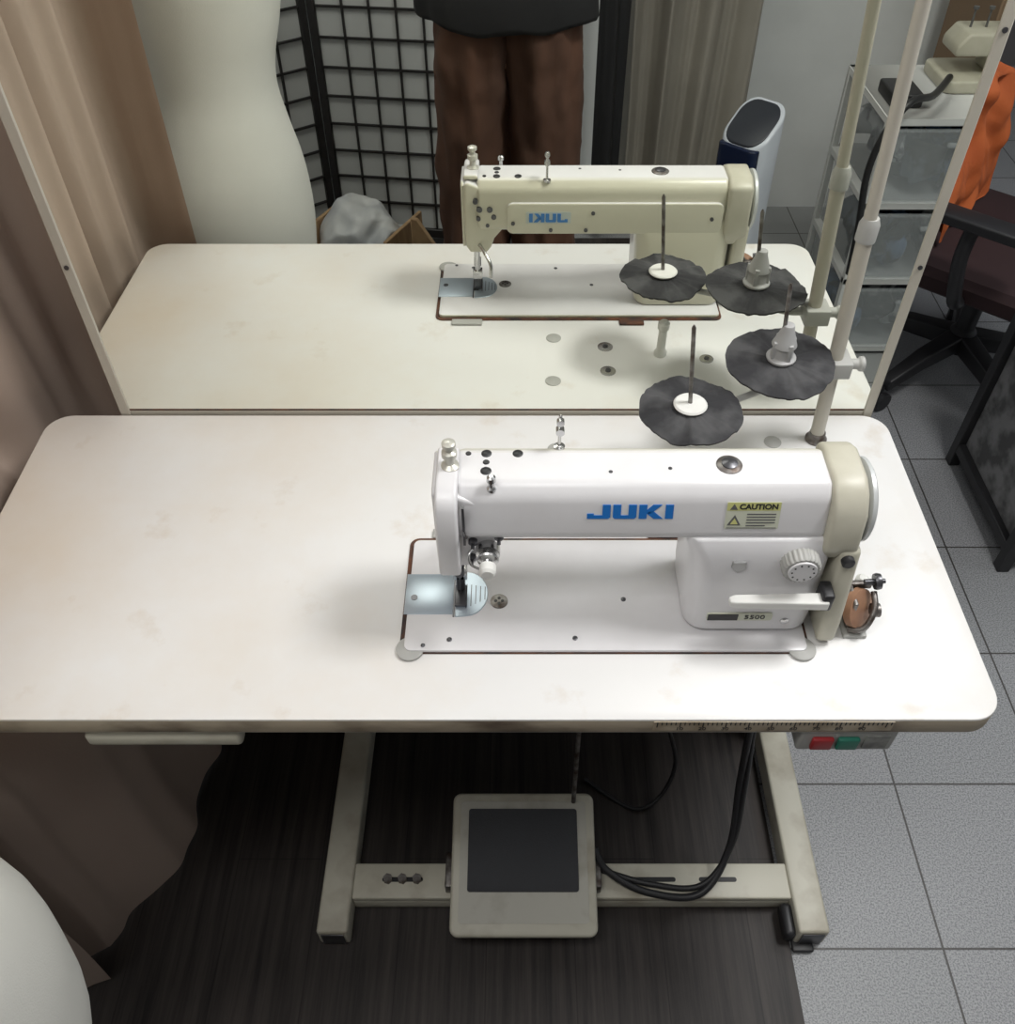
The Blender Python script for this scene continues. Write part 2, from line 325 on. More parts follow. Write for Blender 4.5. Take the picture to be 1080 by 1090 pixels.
bm=box(B(),-.003,-.0012,-.368,-.300,bz+.0003,bz+.0018); finish('plate_gap',bm,DST,NP,smooth=False)
bm=box(B(),-.0010,.007,-.352,-.322,bz+.0012,bz+.0026); finish('feed_dog',bm,DST,S)
for x,y,r in((.0515,-.345,.0105),(.20,-.342,.003),(.14,-.398,.003),(-.005,-.400,.003),(-.035,-.408,.0025)):
    bm=lathe(B(),(x,y,bz),[(r,0),(r,.0010),(r*.7,.0014)]); q=finish('bed_screw',bm,WM if r>.005 else DST,BED)
    if r>.005:
        for dx,dy in((-.004,0),(.004,0),(0,.004),(0,-.004)):
            finish('screw_hole',cyl(B(),(x+dx,y+dy,bz+.0012),(x+dx,y+dy,bz+.0018),.0020,n=10),BLK,q)
# arm
armp=[(-.350,.902),(-.366,.907),(-.374,.917),(-.362,.962),(-.350,.975),(-.300,.975),(-.287,.962),(-.284,.903),(-.294,.893)]
bm=prism(B(),armp,'x',.010,.398)
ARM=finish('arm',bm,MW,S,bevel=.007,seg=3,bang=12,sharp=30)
def colring(x0,x1,y0,y1,z,r): return [Vector((x,y,z)) for x,y in rrect(x0,x1,y0,y1,r,6)]
bm=loft(B(),[colring(.272,.408,-.384,-.278,bz,.02),colring(.266,.411,-.389,-.276,bz+.005,.024),colring(.263,.412,-.390,-.276,.80,.026),colring(.261,.412,-.388,-.276,.86,.026),colring(.258,.412,-.385,-.278,.89,.024),colring(.250,.408,-.376,-.284,.915,.018)])
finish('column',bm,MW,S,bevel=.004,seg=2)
hp=[(-.010,.968),(-.010,.868),(-.003,.856),(.024,.856),(.031,.866),(.036,.880),(.056,.904),(.050,.95),(-.004,.972)]
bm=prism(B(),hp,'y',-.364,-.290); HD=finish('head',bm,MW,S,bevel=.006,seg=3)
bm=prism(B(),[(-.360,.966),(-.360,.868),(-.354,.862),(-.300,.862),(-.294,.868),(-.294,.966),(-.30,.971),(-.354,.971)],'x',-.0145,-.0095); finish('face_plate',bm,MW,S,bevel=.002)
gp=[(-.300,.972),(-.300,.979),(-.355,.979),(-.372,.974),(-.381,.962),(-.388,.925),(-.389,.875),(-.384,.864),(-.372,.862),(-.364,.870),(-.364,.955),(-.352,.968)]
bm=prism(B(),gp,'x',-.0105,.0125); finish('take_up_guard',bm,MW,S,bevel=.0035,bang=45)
bm=box(B(),.0165,.0190,-.3755,-.3705,.905,.962); finish('take_up_slot',bm,DST,S)
bm=tube(B(),[(.017,-.372,.925),(.020,-.383,.93),(.021,-.390,.935)],.002); finish('take_up_lever',bm,CHR,S)
bm=lathe(B(),(.004,-.330,.977),[(.0095,0),(.0095,.003),(.005,.006),(.005,.014),(.008,.016),(.008,.022),(.0042,.024),(.0042,.027),(.0072,.030),(.0072,.034),(.0035,.036)]); finish('pressure_screw',bm,M('aged_nickel',(.60,.59,.53),.3,.3),S)
for x,y,r in((.041,-.308,.0055),(.041,-.334,.0058),(.041,-.321,.0035),(.074,-.308,.0055),(.022,-.308,.003)):
    bm=lathe(B(),(x,y,.9745),[(r,0),(r,.001),(r*.8,.0018)]); finish('top_plug',bm,BLK,S)
for x,y in((.17,-.335),(.232,-.33)): finish('top_hole',lathe(B(),(x,y,.9745),[(.0022,0),(.0022,.0008)]),DST,S)
bm=lathe(B(),(.294,-.325,.9745),[(.0135,0),(.0135,.0015),(.011,.003)]); ow=finish('oil_window',bm,WM,S)
bm=lathe(B(),(.294,-.325,.9775),[(.0085,0),(.0085,.001),(.004,.003)]); finish('oil_window_glass',bm,DST,ow)
bm=lathe(B(),(.118,-.296,.972),[(.006,0),(.006,.003),(.0018,.004),(.0018,.045),(.001,.046)]); lathe(bm,(.118,-.300,1.000),[(.0045,-.004),(.0045,.004)],ax=(0,1,0)); lathe(bm,(.118,-.300,1.012),[(.004,-.003),(.004,.003)],ax=(0,1,0)); finish('thread_guide_pin',bm,CHR,S)
bm=lathe(B(),(.047,-.354,.968),[(.005,0),(.005,.003),(.003,.005),(.003,.011),(.005,.013),(.0045,.018),(.002,.020)]); finish('thread_guide',bm,CHR,S)
# tension assembly
bm=lathe(B(),(.042,-.364,.888),[(.013,0),(.013,.010),(.006,.011),(.006,.014),(.011,.015),(.012,.017),(.011,.019),(.005,.020),(.005,.024)],ax=(0,-1,0)); TN=finish('thread_tension',bm,CHR,S)
bm=lathe(B(),(.042,-.388,.888),[(.006,0),(.009,.002),(.009,.012),(.0065,.015)],ax=(0,-1,0)); finish('tension_knob',bm,WPL,TN)
bm=tube(B(),[(.028,-.372,.899),(.022,-.381,.896),(.024,-.386,.886),(.036,-.386,.876)],.0016); finish('check_spring',bm,CHR,TN)
for x,z in((.026,.900),(.054,.908),(.024,.874)):
    finish('thread_hook',lathe(B(),(x,-.362,z),[(.005,0),(.005,.006),(.002,.008),(.002,.014)],ax=(0,-1,0)),DST,S)
bm=cyl(B(),(.006,-.336,.86),(.006,-.336,.822),.0045); cyl(bm,(.006,-.336,.822),(.006,-.336,.808),.006); cyl(bm,(.006,-.336,.808),(.006,-.336,.772),.0012,.0006); finish('needle_bar',bm,DST,S)
bm=cyl(B(),(.006,-.324,.86),(.006,-.324,.80),.005); box(bm,-.002,.014,-.333,-.318,.792,.806); finish('presser_bar',bm,CHR,S,bevel=.001)
bm=box(B(),-.001,.013,-.355,-.324,bz+.0028,bz+.006); box(bm,.001,.011,-.333,-.322,bz+.006,.80); finish('presser_foot',bm,DST,S,bevel=.001)
bm=tube(B(),[(.012,-.29,.87),(.02,-.275,.865),(.03,-.262,.85),(.03,-.258,.83)],.003); finish('presser_lifter',bm,CHR,S)
# belt cover & wheel
bcp=[(-.338,.872),(-.374,.882),(-.384,.905),(-.377,.950),(-.362,.970),(-.345,.978),(-.300,.978),(-.280,.968),(-.276,.90),(-.285,.872)]
bm=prism(B(),bcp,'x',.396,.434); prism(bm,[(-.404,bz),(-.402,.80),(-.384,.905),(-.28,.905),(-.285,bz)],'x',.416,.438)
finish('belt_cover',bm,MCR,S,bevel=.006,seg=3,label='cream plastic belt cover')
finish('cover_knob',lathe(B(),(.424,-.385,.893),[(.007,0),(.007,.006),(.005,.008)],ax=(0,-1,0)),BLK,S)
bm=lathe(B(),(.434,-.329,.928),[(.020,0),(.020,.002),(.043,.003),(.046,.005),(.046,.009),(.043,.011),(.03,.012),(.028,.010),(.012,.010),(.012,.013)],ax=(1,0,0),n=48); finish('handwheel',bm,HWM,S)
# stitch dial
rs=[]; dz=.893; dxx=.373
for r,h in((.017,0),(.020,.002),(.020,.014),(.018,.017)):
    c=Vector((dxx,-.384-h,dz)); rr=ring(c,(0,-1,0),r,96); rs.append([c+(p-c)*(1+(.03 if i%4<2 else -.02)) for i,p in enumerate(rr)])
DL=finish('stitch_dial',loft(B(),rs),GRY,S)
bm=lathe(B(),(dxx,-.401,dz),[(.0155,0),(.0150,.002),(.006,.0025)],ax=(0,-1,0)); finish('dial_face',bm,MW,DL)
for k in range(10):
    a=2*math.pi*k/10; finish('dial_tick',cyl(B(),(dxx+.0115*math.cos(a),-.4028,dz+.0115*math.sin(a)),(dxx+.0115*math.cos(a),-.4036,dz+.0115*math.sin(a)),.0011,n=8),BLK,DL)
# reverse lever
lz=.846
bm=loft(B(),[[Vector((x,-.405+a,lz+b)) for a,b in ((-w,-h),(w,-h),(w,h),(-w,h))] for x,w,h in((.303,.004,.004),(.310,.006,.0055),(.36,.007,.006),(.395,.008,.006),(.410,.008,.006))]); finish('reverse_lever',bm,WPL,S,bevel=.002)
bm=box(B(),.402,.415,-.410,-.386,lz-.012,lz+.014); finish('lever_bracket',bm,BLK,S,bevel=.003)
bm=prism(B(),rrect(.288,.362,.799-.0065,.799+.0065,.003,3),'y',-.3915,-.389); MP=finish('model_plate',bm,LBW,S)
bm=box(B(),.289,.323,-.3925,-.3915,.794,.804); finish('plate_print',bm,BLK,MP,smooth=False)
text_obj('plate_digits','5500',.010,BLK,Matrix.Translation((.342,-.392,.799))@Matrix.Rotation(math.pi/2,4,'X'),MP,ext=.0002,sx=1.2)
sh=[(.303,.8955),(.317,.8955),(.318,.887),(.310,.879),(.302,.887)]
finish('shield_badge',prism(B(),[(x,z-.004) for x,z in sh],'y',-.3885,-.382),M('badge_silver',(.4,.4,.4),.3,.8),S,bevel=.0005,seg=1)
finish('drain_screw',lathe(B(),(.378,-.389,.79),[(.005,0),(.005,.002),(.003,.003)],ax=(0,-1,0)),CHR,S)
# lettering (built from stroke polygons)
def logo(name,w,h,mtx,mat,parent):
    L=[]; b=.24
    def J(o): return [[(o+.95,1),(o+1.45,1),(o+1.45,.12),(o+1.33,0),(o+.95,0)],[(o,0.0),(o+.95,0),(o+.95,b),(o,b)],[(o,b),(o+.42,b),(o+.42,.36),(o,.36)]]
    def U(o): return [[(o,1),(o,.12),(o+.12,0),(o+.5,0),(o+.5,1)],[(o+.5,0),(o+.97,0),(o+.97,b),(o+.5,b)],[(o+.97,0),(o+1.35,0),(o+1.47,.12),(o+1.47,1),(o+.97,1)]]
    def K(o): return [[(o,0),(o+.5,0),(o+.5,1),(o,1)],[(o+.5,.36),(o+.72,.36),(o+1.42,1),(o+.86,1),(o+.5,.62)],[(o+.5,.36),(o+.94,0),(o+1.52,0),(o+.9,.54),(o+.6,.5)]]
    def I(o): return [[(o,0),(o+.5,0),(o+.5,1),(o,1)]]
    for p in J(0)+U(1.6)+K(3.22)+I(4.86): L.append(p)
    tot=5.36; bm=B()
    for p in L:
        prism(bm,[((x/tot-.5)*w,(y-.5)*h) for x,y in p],'z',-.0004,.0004)
    bmesh.ops.transform(bm,matrix=mtx,verts=bm.verts)
    finish(name,bm,mat,parent,smooth=False)
tilt=math.atan2(.012,.045)
FM=lambda x,s:Matrix.Translation((x,-.374+.2667*(s-.002)-.0006,.915+s))@Matrix.Rotation(math.pi/2-tilt,4,'X')
logo('brand_lettering',.089,.017,FM(.190,.033),BLUE,S)
LM=FM(.317,.0285)
bm=prism(B(),rrect(-.028,.028,-.0160,.0165,.001,2),'z',-.0003,.0003); bmesh.ops.transform(bm,matrix=LM,verts=bm.verts); WLb=finish('warning_label',bm,LBW,S,label='yellow caution label')
bm=prism(B(),rrect(-.0275,.0275,.0062,.016,.0005,2),'z',.0003,.0005); bmesh.ops.transform(bm,matrix=LM,verts=bm.verts); finish('label_header',bm,YEL,WLb)
text_obj('label_heading','CAUTION',.0088,BLK,LM@Matrix.Translation((.005,.0108,.0007)),WLb,ext=.0002,sx=1.0,bold=.0003)
bm=B(); prism(bm,[(-.0245,.0075),(-.0165,.0075),(-.0205,.0145)],'z',.0005,.0008); prism(bm,[(-.0255,-.0115),(-.0115,-.0115),(-.0185,.001)],'z',.0003,.0008)
for i in range(5):
    prism(bm,[(-.006,.0025-i*.0035),(.024-(i==4)*.01,.0025-i*.0035),(.024-(i==4)*.01,.0012-i*.0035),(-.006,.0012-i*.0035)],'z',.0003,.0006)
box(bm,-.026,.026,-.0152,-.0146,.0003,.0006)
bmesh.ops.transform(bm,matrix=LM,verts=bm.verts); finish('label_print',bm,DGY,WLb,smooth=False)
bm=prism(B(),[(-.0225,-.0102),(-.0145,-.0102),(-.0185,-.003)],'z',.0008,.0010);bmesh.ops.transform(bm,matrix=LM,verts=bm.verts); finish('label_triangle',bm,YEL,WLb,smooth=False)
# back panel
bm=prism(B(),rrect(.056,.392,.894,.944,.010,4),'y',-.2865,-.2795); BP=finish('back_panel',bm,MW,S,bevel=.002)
bm=prism(B(),rrect(.086,.156,.912,.931,.002,2),'y',-.2800,-.2788); finish('name_plate',bm,M('pale_plate',(.50,.55,.52),.4),BP)
bt=Matrix.Translation((.121,-.2783,.9215))@Matrix.Rotation(math.pi,4,'Z')@Matrix.Rotation(math.pi/2,4,'X')
logo('brand_lettering',.060,.014,bt,BLUE2,BP)
for x,z in((.066,.912),(.125,.901),(.18,.901),(.19,.929),(.375,.919)): finish('panel_screw',lathe(B(),(x,-.2795,z),[(.003,0),(.003,.002)],ax=(0,1,0)),DST,BP)
for x,z,r in((.008,.945,.004),(.014,.932,.0045),(.03,.932,.0045),(.012,.917,.0035),(.036,.92,.004),(.026,.906,.003)): finish('head_screw',lathe(B(),(x,-.290,z),[(r,0),(r,.007)],ax=(0,1,0)),DST,HD)

# ---------------- THREAD STAND ----------------
TS=empty('thread_stand',(.495,-.054,TZ),'cream metal thread stand with two black-padded spool trays','thread stand')
def pz(z): return Vector((.495-.058*(z-TZ),-.054,z))
bm=B(); cyl(bm,pz(TZ+.004),pz(1.09),.0095); cyl(bm,pz(1.09),pz(1.62),.0075); finish('pole',bm,FRM,TS)
finish('pole_base',lathe(B(),(.495,-.054,TZ+.0002),[(.015,0),(.015,.003),(.012,.006),(.011,.014)]),WM,TS)
finish('pole_joint',lathe(B(),pz(1.075),[(.0120,0),(.0120,.02),(.009,.028)]),GRY,TS)
bm=box(B(),.472,.506,-.072,-.036,.882,.906); lathe(bm,(.506,-.054,.894),[(.007,0),(.007,.012),(.010,.014),(.010,.02)],ax=(1,0,0)); finish('clamp',bm,GRY,TS,bevel=.003)
for (cx,cy,cz,R,cone,sp) in((.286,-.147,.897,.062,False,.122),(.406,-.08,.918,.068,True,.112)):
    bm=tube(B(),[(.485,-.054,.894),((cx+.485)/2,(cy-.054)/2,.888),(cx,cy,cz-.012)],.0042,k=3); finish('tray_arm',bm,GRY,TS)
    bm=lathe(B(),(cx,cy,cz-.015),[(.01,0),(.03,.001),(R*.80,.004),(R*.84,.006),(R*.80,.005),(.02,.004)]); TR=finish('spool_tray',bm,M('tray_grey',(.4,.42,.42),.5),TS)
    n=128; seedv=random.random()*10
    def prof(f,top):
        out=[]
        for i in range(n):
            a=2*math.pi*i/n; w=noise.noise(Vector((math.cos(a)*1.2+seedv,math.sin(a)*1.2,0)))
            w2=noise.noise(Vector((math.cos(a)*4.5,math.sin(a)*4.5+seedv,1)))
            cr=(.0035*noise.noise(Vector((math.cos(a)*4,math.sin(a)*4,seedv+f*.8)))+.0022*noise.noise(Vector((math.cos(a)*9,math.sin(a)*9,seedv+f))))*f
            r=R*f*(1+(.06*w+.022*w2)*f); z=cr+.006*noise.noise(Vector((math.cos(a)*1.6,math.sin(a)*1.6+seedv,3)))*f**2 - .004*f**3+.001
            out.append(Vector((cx+r*math.cos(a),cy+r*math.sin(a),cz+(.003 if top else 0)+z)))
        return out
    bm=loft(B(),[prof(.05,0),prof(.5,0),prof(.8,0),prof(1.02,0),prof(1.03,1),prof(.9,1),prof(.75,1),prof(.6,1),prof(.45,1),prof(.25,1),prof(.05,1)]); finish('spool_pad',bm,PAD,TR,label='black crinkled fabric pad',sharp=60)
    if cone:
        bm=lathe(B(),(cx,cy,cz+.005),[(.018,0),(.019,.004),(.014,.006),(.013,.02),(.016,.022),(.013,.030),(.008,.045),(.007,.052)]); 
        for k in range(4):
            a=k*math.pi/2+.4; box(bm,cx+.013*math.cos(a)-.003,cx+.013*math.cos(a)+.003,cy+.013*math.sin(a)-.003,cy+.013*math.sin(a)+.003,cz+.005,cz+.034)
        finish('cone_holder',bm,M('cone_grey',(.42,.42,.42),.5),TR,bevel=.001)
    else:
        finish('centre_disc',lathe(B(),(cx,cy,cz+.006),[(.020,0),(.021,.002),(.019,.004),(.006,.005)]),WPL,TR)
    finish('spindle',lathe(B(),(cx,cy,cz+.004),[(.0026,0),(.0026,sp-.004),(.001,sp)],ax=(-.10,0,1)),WM,TR)

# ---------------- MIRROR (leaning back slightly) ----------------
MI=empty('mirror',(.05,.02,0),'large upright mirror in a cream painted frame behind the table','mirror')
XF[0]=Matrix.Translation((0,.001,.75))@Matrix.Rotation(-math.radians(1.4),4,'X')@Matrix.Translation((0,0,-.75))
xl,xr=-.490,.576
finish('mirror_glass',box(B(),xl,xr,.001,.005,.762,2.15),MIRR,MI,smooth=False)
bm=box(B(),xl-.015,xl,-.001,.028,0.001,2.16); finish('frame_side',bm,FRM,MI,bevel=.0015,seg=1)
bm=box(B(),xr,xr+.014,-.001,.028,0.001,2.16); finish('frame_side',bm,FRM,MI,bevel=.0015,seg=1)
finish('frame_top',box(B(),xl-.015,xr+.014,-.001,.028,2.16,2.18),FRM,MI,bevel=.0015,seg=1)
finish('frame_rail',box(B(),xl,xr,.0003,.028,.745,.7655),FRM,MI,bevel=.001,seg=1)
finish('frame_shadow_strip',box(B(),xl,xr,.0003,.001,.7655,.7675),RUST_SHADOW,MI,smooth=False)  # dark strip painting in the shadow line between rail and glass
finish('backing_board',box(B(),xl,xr,.006,.026,.05,2.15),DGY,MI,smooth=False)
for z in(1.0,1.28,1.6):
    for x in(xl-.0075,xr+.007): finish('frame_screw',lathe(B(),(x,-.001,z),[(.003,0),(.003,.0015)],ax=(0,-1,0)),DST,MI)
XF[0]=Matrix.Identity(4)

# ---------------- CURTAINS ----------------
def curtain(name,path,z0,z1,mat,amp,freq,label,shift=None,seed=0,n=150,m=30,cat='curtain',low=1.,soft=0):
    P=smoothpts([(*p,0) for p in path],20); Ls=[0]
    for a,b in zip(P,P[1:]): Ls.append(Ls[-1]+(b-a).length)
    tot=Ls[-1]; bm=B(); rows=[]
    for j in range(m+1):
        z=z0+(z1-z0)*j/m; row=[]
        kz=max(0,min(1,(.72-z)/.15)); af=1-(1-low)*kz
        for i in range(n+1):
            s=tot*i/n; k=0
            while k<len(Ls)-2 and Ls[k+1]<s:k+=1
            t=(s-Ls[k])/max(1e-9,Ls[k+1]-Ls[k]); p=P[k].lerp(P[k+1],t); tg=(P[k+1]-P[k]).normalized(); nn=Vector((-tg.y,tg.x,0))
            ph=s*freq*2*math.pi+1.0*noise.noise(Vector((s*2.5,seed,z*.6)))*3
            w=math.sin(ph)+.30*math.sin(2*ph+seed)+.15*math.sin(3.3*ph+1+z*1.2)
            ed=1 if not soft else min(1,.35+s/soft)
            p=p+nn*amp*af*ed*w*(.8+.3*noise.noise(Vector((s*3,z*1.0,seed))))
            if shift: p=p+shift(p,z)
            row.append(bm.verts.new((p.x,p.y,z)))
        rows.append(row)
    for a,b in zip(rows,rows[1:]):
        for i in range(n): bm.faces.new((a[i],a[i+1],b[i+1],b[i]))
    return finish(name,bm,mat,label=label,cat=cat,sharp=180)
def shf(p,z):
    k=max(0,min(1,(.71-z)/.26)); k=k*k*(3-2*k); g=max(0,1-((p.y+.22)/.34)**2)
    e=max(0,min(1,(-.50-p.y)/.05))
    return Vector((.165*k*g-.07*k*e+.012*noise.noise(Vector((p.y*4,z*3,1)))*k,0,0))
curtain('curtain',[(-.536,-.552),(-.605,-.568),(-.668,-.51),(-.680,-.3),(-.675,-.05),(-.65,.1),(-.57,.18),(-.40,.16),(-.30,.18)],.01,2.4,CURT,.034,5.2,'heavy mauve-brown curtain hanging in folds beside the table',shift=shf,seed=4,n=360,m=50,low=.40,soft=.25)
curtain('curtain',[(.42,-2.07),(.62,-2.05),(.84,-2.08)],.02,2.3,BEIG,.040,8.5,'satiny taupe curtain hanging in narrow folds against the wall',seed=5,n=260)
curtain('hanging_coat',[(.32,-1.96),(.37,-1.93),(.41,-1.97)],.05,1.7,BLK,.012,9,'long black garment hanging beside the taupe curtain',seed=8,n=50,cat='garment')

# ---------------- DRESS FORM ----------------
cx,cy=-.538,-.785
DF=empty('dress_form',(cx,cy,0),'cream fabric tailor dress form torso on a stand','dress form')
prof=[(.50,.130,.125,.0),(.505,.145,.14,.0),(.56,.162,.155,.0),(.64,.172,.169,0),(.70,.175,.175,0),(.78,.165,.163,.005),(.86,.143,.140,.012),(.93,.124,.122,.02),(.99,.122,.121,.028),(1.06,.136,.130,.035),(1.15,.152,.142,.038),(1.22,.155,.142,.035),(1.30,.155,.12,.03),(1.36,.14,.09,.03),(1.40,.11,.075,.03),(1.43,.07,.06,.03),(1.50,.052,.052,.03)]
def interp(pr,k=4):
    A=smoothpts([Vector((a,b,c)) for a,b,c,d in pr],k); D_=smoothpts([Vector((d,0,0)) for a,b,c,d in pr],k); return [(a.x,a.y,a.z,d.x) for a,d in zip(A,D_)]
rings=[]
for z,rx,ry,dx in interp(prof):
    rings.append([Vector((cx+dx+rx*math.cos(2*math.pi*i/40),cy+ry*math.sin(2*math.pi*i/40),z)) for i in range(40)])
TO=finish('torso',loft(B(),rings),CAN,DF,sharp=60)
finish('neck_cap',lathe(B(),(cx+.03,cy,1.50),[(.052,0),(.05,.008),(.02,.014),(.012,.03),(.006,.035)]),WOOD,DF)
for s in(1,-1): finish('arm_cap',lathe(B(),(cx+.03+s*.146,cy,1.31),[(.045,0),(.043,.008),(.02,.012)],ax=(s,0,-.1)),CAN,DF)
finish('stand_pole',cyl(B(),(cx,cy,.05),(cx,cy,.51),.014),DST,DF)
bm=B(); lathe(bm,(cx,cy,.04),[(.03,0),(.03,.02),(.015,.04)])
for k in range(4):
    a=k*math.pi/2+.6; tube(bm,[(cx,cy,.05),(cx+.1*math.cos(a),cy+.1*math.sin(a),.045),(cx+.15*math.cos(a),cy+.15*math.sin(a),.014)],.010)
finish('stand_base',bm,DST,DF)

# ---------------- FOLDING SCREEN ----------------
FS=empty('folding_screen',(-.45,-1.85,0),'black wooden folding screen with square lattice and white paper','folding screen')
for (x0,y0,x1,y1) in((-.93,-1.62,-.56,-1.92),(-.55,-1.92,-.10,-1.86)):
    d=Vector((x1-x0,y1-y0,0)); w=d.length; ang=math.atan2(d.y,d.x); mt=Matrix.Translation((x0,y0,0))@Matrix.Rotation(ang,4,'Z')
    bm=B(); box(bm,0,.024,-.012,.012,.004,1.75);box(bm,w-.024,w,-.012,.012,.004,1.75);box(bm,.024,w-.024,-.012,.012,.05,.08);box(bm,.024,w-.024,-.012,.012,1.71,1.745)
    bmesh.ops.transform(bm,matrix=mt,verts=bm.verts); PN=finish('screen_panel',bm,WOODD,FS,bevel=.002,seg=1)
    bm=box(B(),.024,w-.024,-.003,-.001,.08,1.71); bmesh.ops.transform(bm,matrix=mt,verts=bm.verts); finish('paper_sheet',bm,PAPER,PN,smooth=False)
    bm=B(); nx=5
    for i in range(1,nx): box(bm,.024+(w-.048)*i/nx-.003,.024+(w-.048)*i/nx+.003,-.001,.008,.08,1.71)
    for i in range(1,19): box(bm,.024,w-.024,-.001,.0075,.08+1.63*i/19-.003,.08+1.63*i/19+.003)
    bmesh.ops.transform(bm,matrix=mt,verts=bm.verts); finish('lattice',bm,WOODD,PN,smooth=False)

# crate + bag
XF[0]=Matrix.Translation((-.41,-1.60,0))@Matrix.Rotation(math.radians(24),4,'Z')
CR=empty('storage_crate',(0,0,0),'light wooden crate standing on the floor near the folding screen','crate')
bm=B()
box(bm,-.15,-.138,-.11,.11,.0,.24);box(bm,.138,.15,-.11,.11,.0,.26);box(bm,-.138,.138,-.11,-.098,.0,.20);box(bm,-.138,.138,.098,.11,0,.17);box(bm,-.138,.138,-.098,.098,.0,.012)
finish('crate_body',bm,WOOD,CR,bevel=.002,seg=1)
bm=sphere(B(),(0,0,.17),.14,(1.2,.85,.85),64)
for v in bm.verts: v.co+=Vector((1,1,1))*.035*noise.noise(v.co*10)+Vector((0,0,.05*noise.noise(v.co*8)))+Vector((.4,.4,1))*.016*noise.noise(v.co*26)
for v in bm.verts:
    v.co.x=max(-.135,min(.135,v.co.x)); v.co.y=max(-.095,min(.095,v.co.y)); v.co.z=max(.014,v.co.z)
finish('plastic_bag',bm,BAG,label='crumpled white plastic bag of fabric in the wooden crate',cat='plastic bag',sharp=180)
XF[0]=Matrix.Identity(4)
bm=prism(B(),[(0,0),(.20,0),(.20,.02),(.02,.29),(0,.29)],'y',-.008,.008)
bmesh.ops.transform(bm,matrix=Matrix.Translation((-.25,-1.53,.002))@Matrix.Rotation(.25,4,'Z'),verts=bm.verts)
finish('wooden_board',bm,WOOD,label='triangular light wood offcut leaning by the crate',cat='wood board',bevel=.002,seg=1)

# ---------------- PERSON ----------------
px,py=.05,-1.20
PE=empty('person',(px,py,0),'standing person in black t-shirt and brown trousers holding up a phone','person')
def skin(name,V,E,R,mat,parent,sub=2,root=0):
    me=bpy.data.meshes.new(name); me.from_pydata([tuple(Vector(v)-Vector((px,py,0))) for v in V],E,[])
    me.materials.append(mat); o=bpy.data.objects.new(name,me); SC.collection.objects.link(o); o.parent=parent
    md=o.modifiers.new('skin','SKIN'); md.use_smooth_shade=True
    for i,r in enumerate(R):
        sv=me.skin_vertices[0].data[i]; sv.radius=(r,r) if not isinstance(r,tuple) else r
        sv.use_root=(i==root)
    s=o.modifiers.new('sub','SUBSURF'); s.levels=sub; s.render_levels=sub
    return o
V=[];E=[];R=[]
def av(p,r,c=None):
    V.append((px+p[0],py+p[1],p[2])); R.append(r)
    if c is not None:E.append((c,len(V)-1))
    return len(V)-1
pel=av((0,0,.97),(.14,.10)); sp1=av((0,0,1.10),(.125,.09),pel); sp2=av((0,.0,1.25),(.14,.10),sp1); sp3=av((0,-.01,1.38),(.13,.085),sp2)
nk=av((0,-.01,1.47),.05,sp3); n2=av((0,.0,1.52),.052,nk); hd=av((0,.015,1.60),(.076,.09),n2); hd2=av((0,.005,1.67),(.07,.085),hd); hd3=av((0,0,1.715),.04,hd2)
for s in(-1,1):
    h=av((s*.09,0,.88),.085,pel); k=av((s*.10,.01,.49),.055,h); c=av((s*.10,-.015,.33),.052,k); a=av((s*.10,-.02,.09),.036,c); t=av((s*.105,.10,.035),.034,a); av((s*.11,.16,.03),.026,t)
    sh1=av((s*.13,-.01,1.40),.058,sp3); e0=av((s*.19,-.01,1.38),.055,sh1); el=av((s*.235,.02,1.15),.042,e0); wr=av((s*.13+.012,.10,1.47),.026,el)
    pm=av((s*.108+.02,.115,1.53),(.034,.018),wr)
    for j,(dx,ln) in enumerate(((-.021,.032),(-.007,.038),(.007,.036),(.021,.030))):
        a1=av((s*.100+.02,.112+dx*.6,1.565+dx*.2),.0095,pm); a2=av((s*(.085)+.02,.108+dx,1.565+ln+dx*.3),.0088,a1); av((s*.070+.02,.103+dx,1.575+ln+dx*.3),.0078,a2)
    t1=av((s*.09+.02,.085,1.555),.011,pm); av((s*.07+.02,.08,1.58),.009,t1)
skin('body',V,E,R,SKIN,PE,2,0)
def legring(s,z,r,ry,dx=0,dy=0):
    out=[]
    for i in range(72):
        a=2*math.pi*i/72
        f=1+.045*math.sin(4*a+z*7+s*2)+.03*math.sin(9*a-z*5+3*s)+.10*noise.noise(Vector((math.cos(a)*2+s,math.sin(a)*2+s*5,z*11)))+.05*noise.noise(Vector((math.cos(a)*4+s,math.sin(a)*4+z*10,z*24)))
        out.append(Vector((px+s*dx+r*f*math.cos(a),py+dy+ry*f*math.sin(a),z)))
    return out
bm=B()
for s in(-1,1):
    zs=[(.06,.088,.10,.100),(.2,.086,.10,.096),(.35,.086,.10,.092),(.5,.088,.10,.087),(.65,.090,.105,.083),(.78,.093,.115,.079),(.88,.095,.122,.075),(.97,.092,.118,.07),(1.04,.087,.11,.065)]
    P4=smoothpts([Vector((a,b,c)) for a,b,c,d in zs],8); Q4=smoothpts([Vector((d,0,0)) for a,b,c,d in zs],8)
    loft(bm,[legring(s,p.x,p.y,p.z,q.x) for p,q in zip(P4,Q4)])
finish('trousers',bm,TRS,PE,sharp=180,label='loose brown trousers')
bm=B(); rs=[]
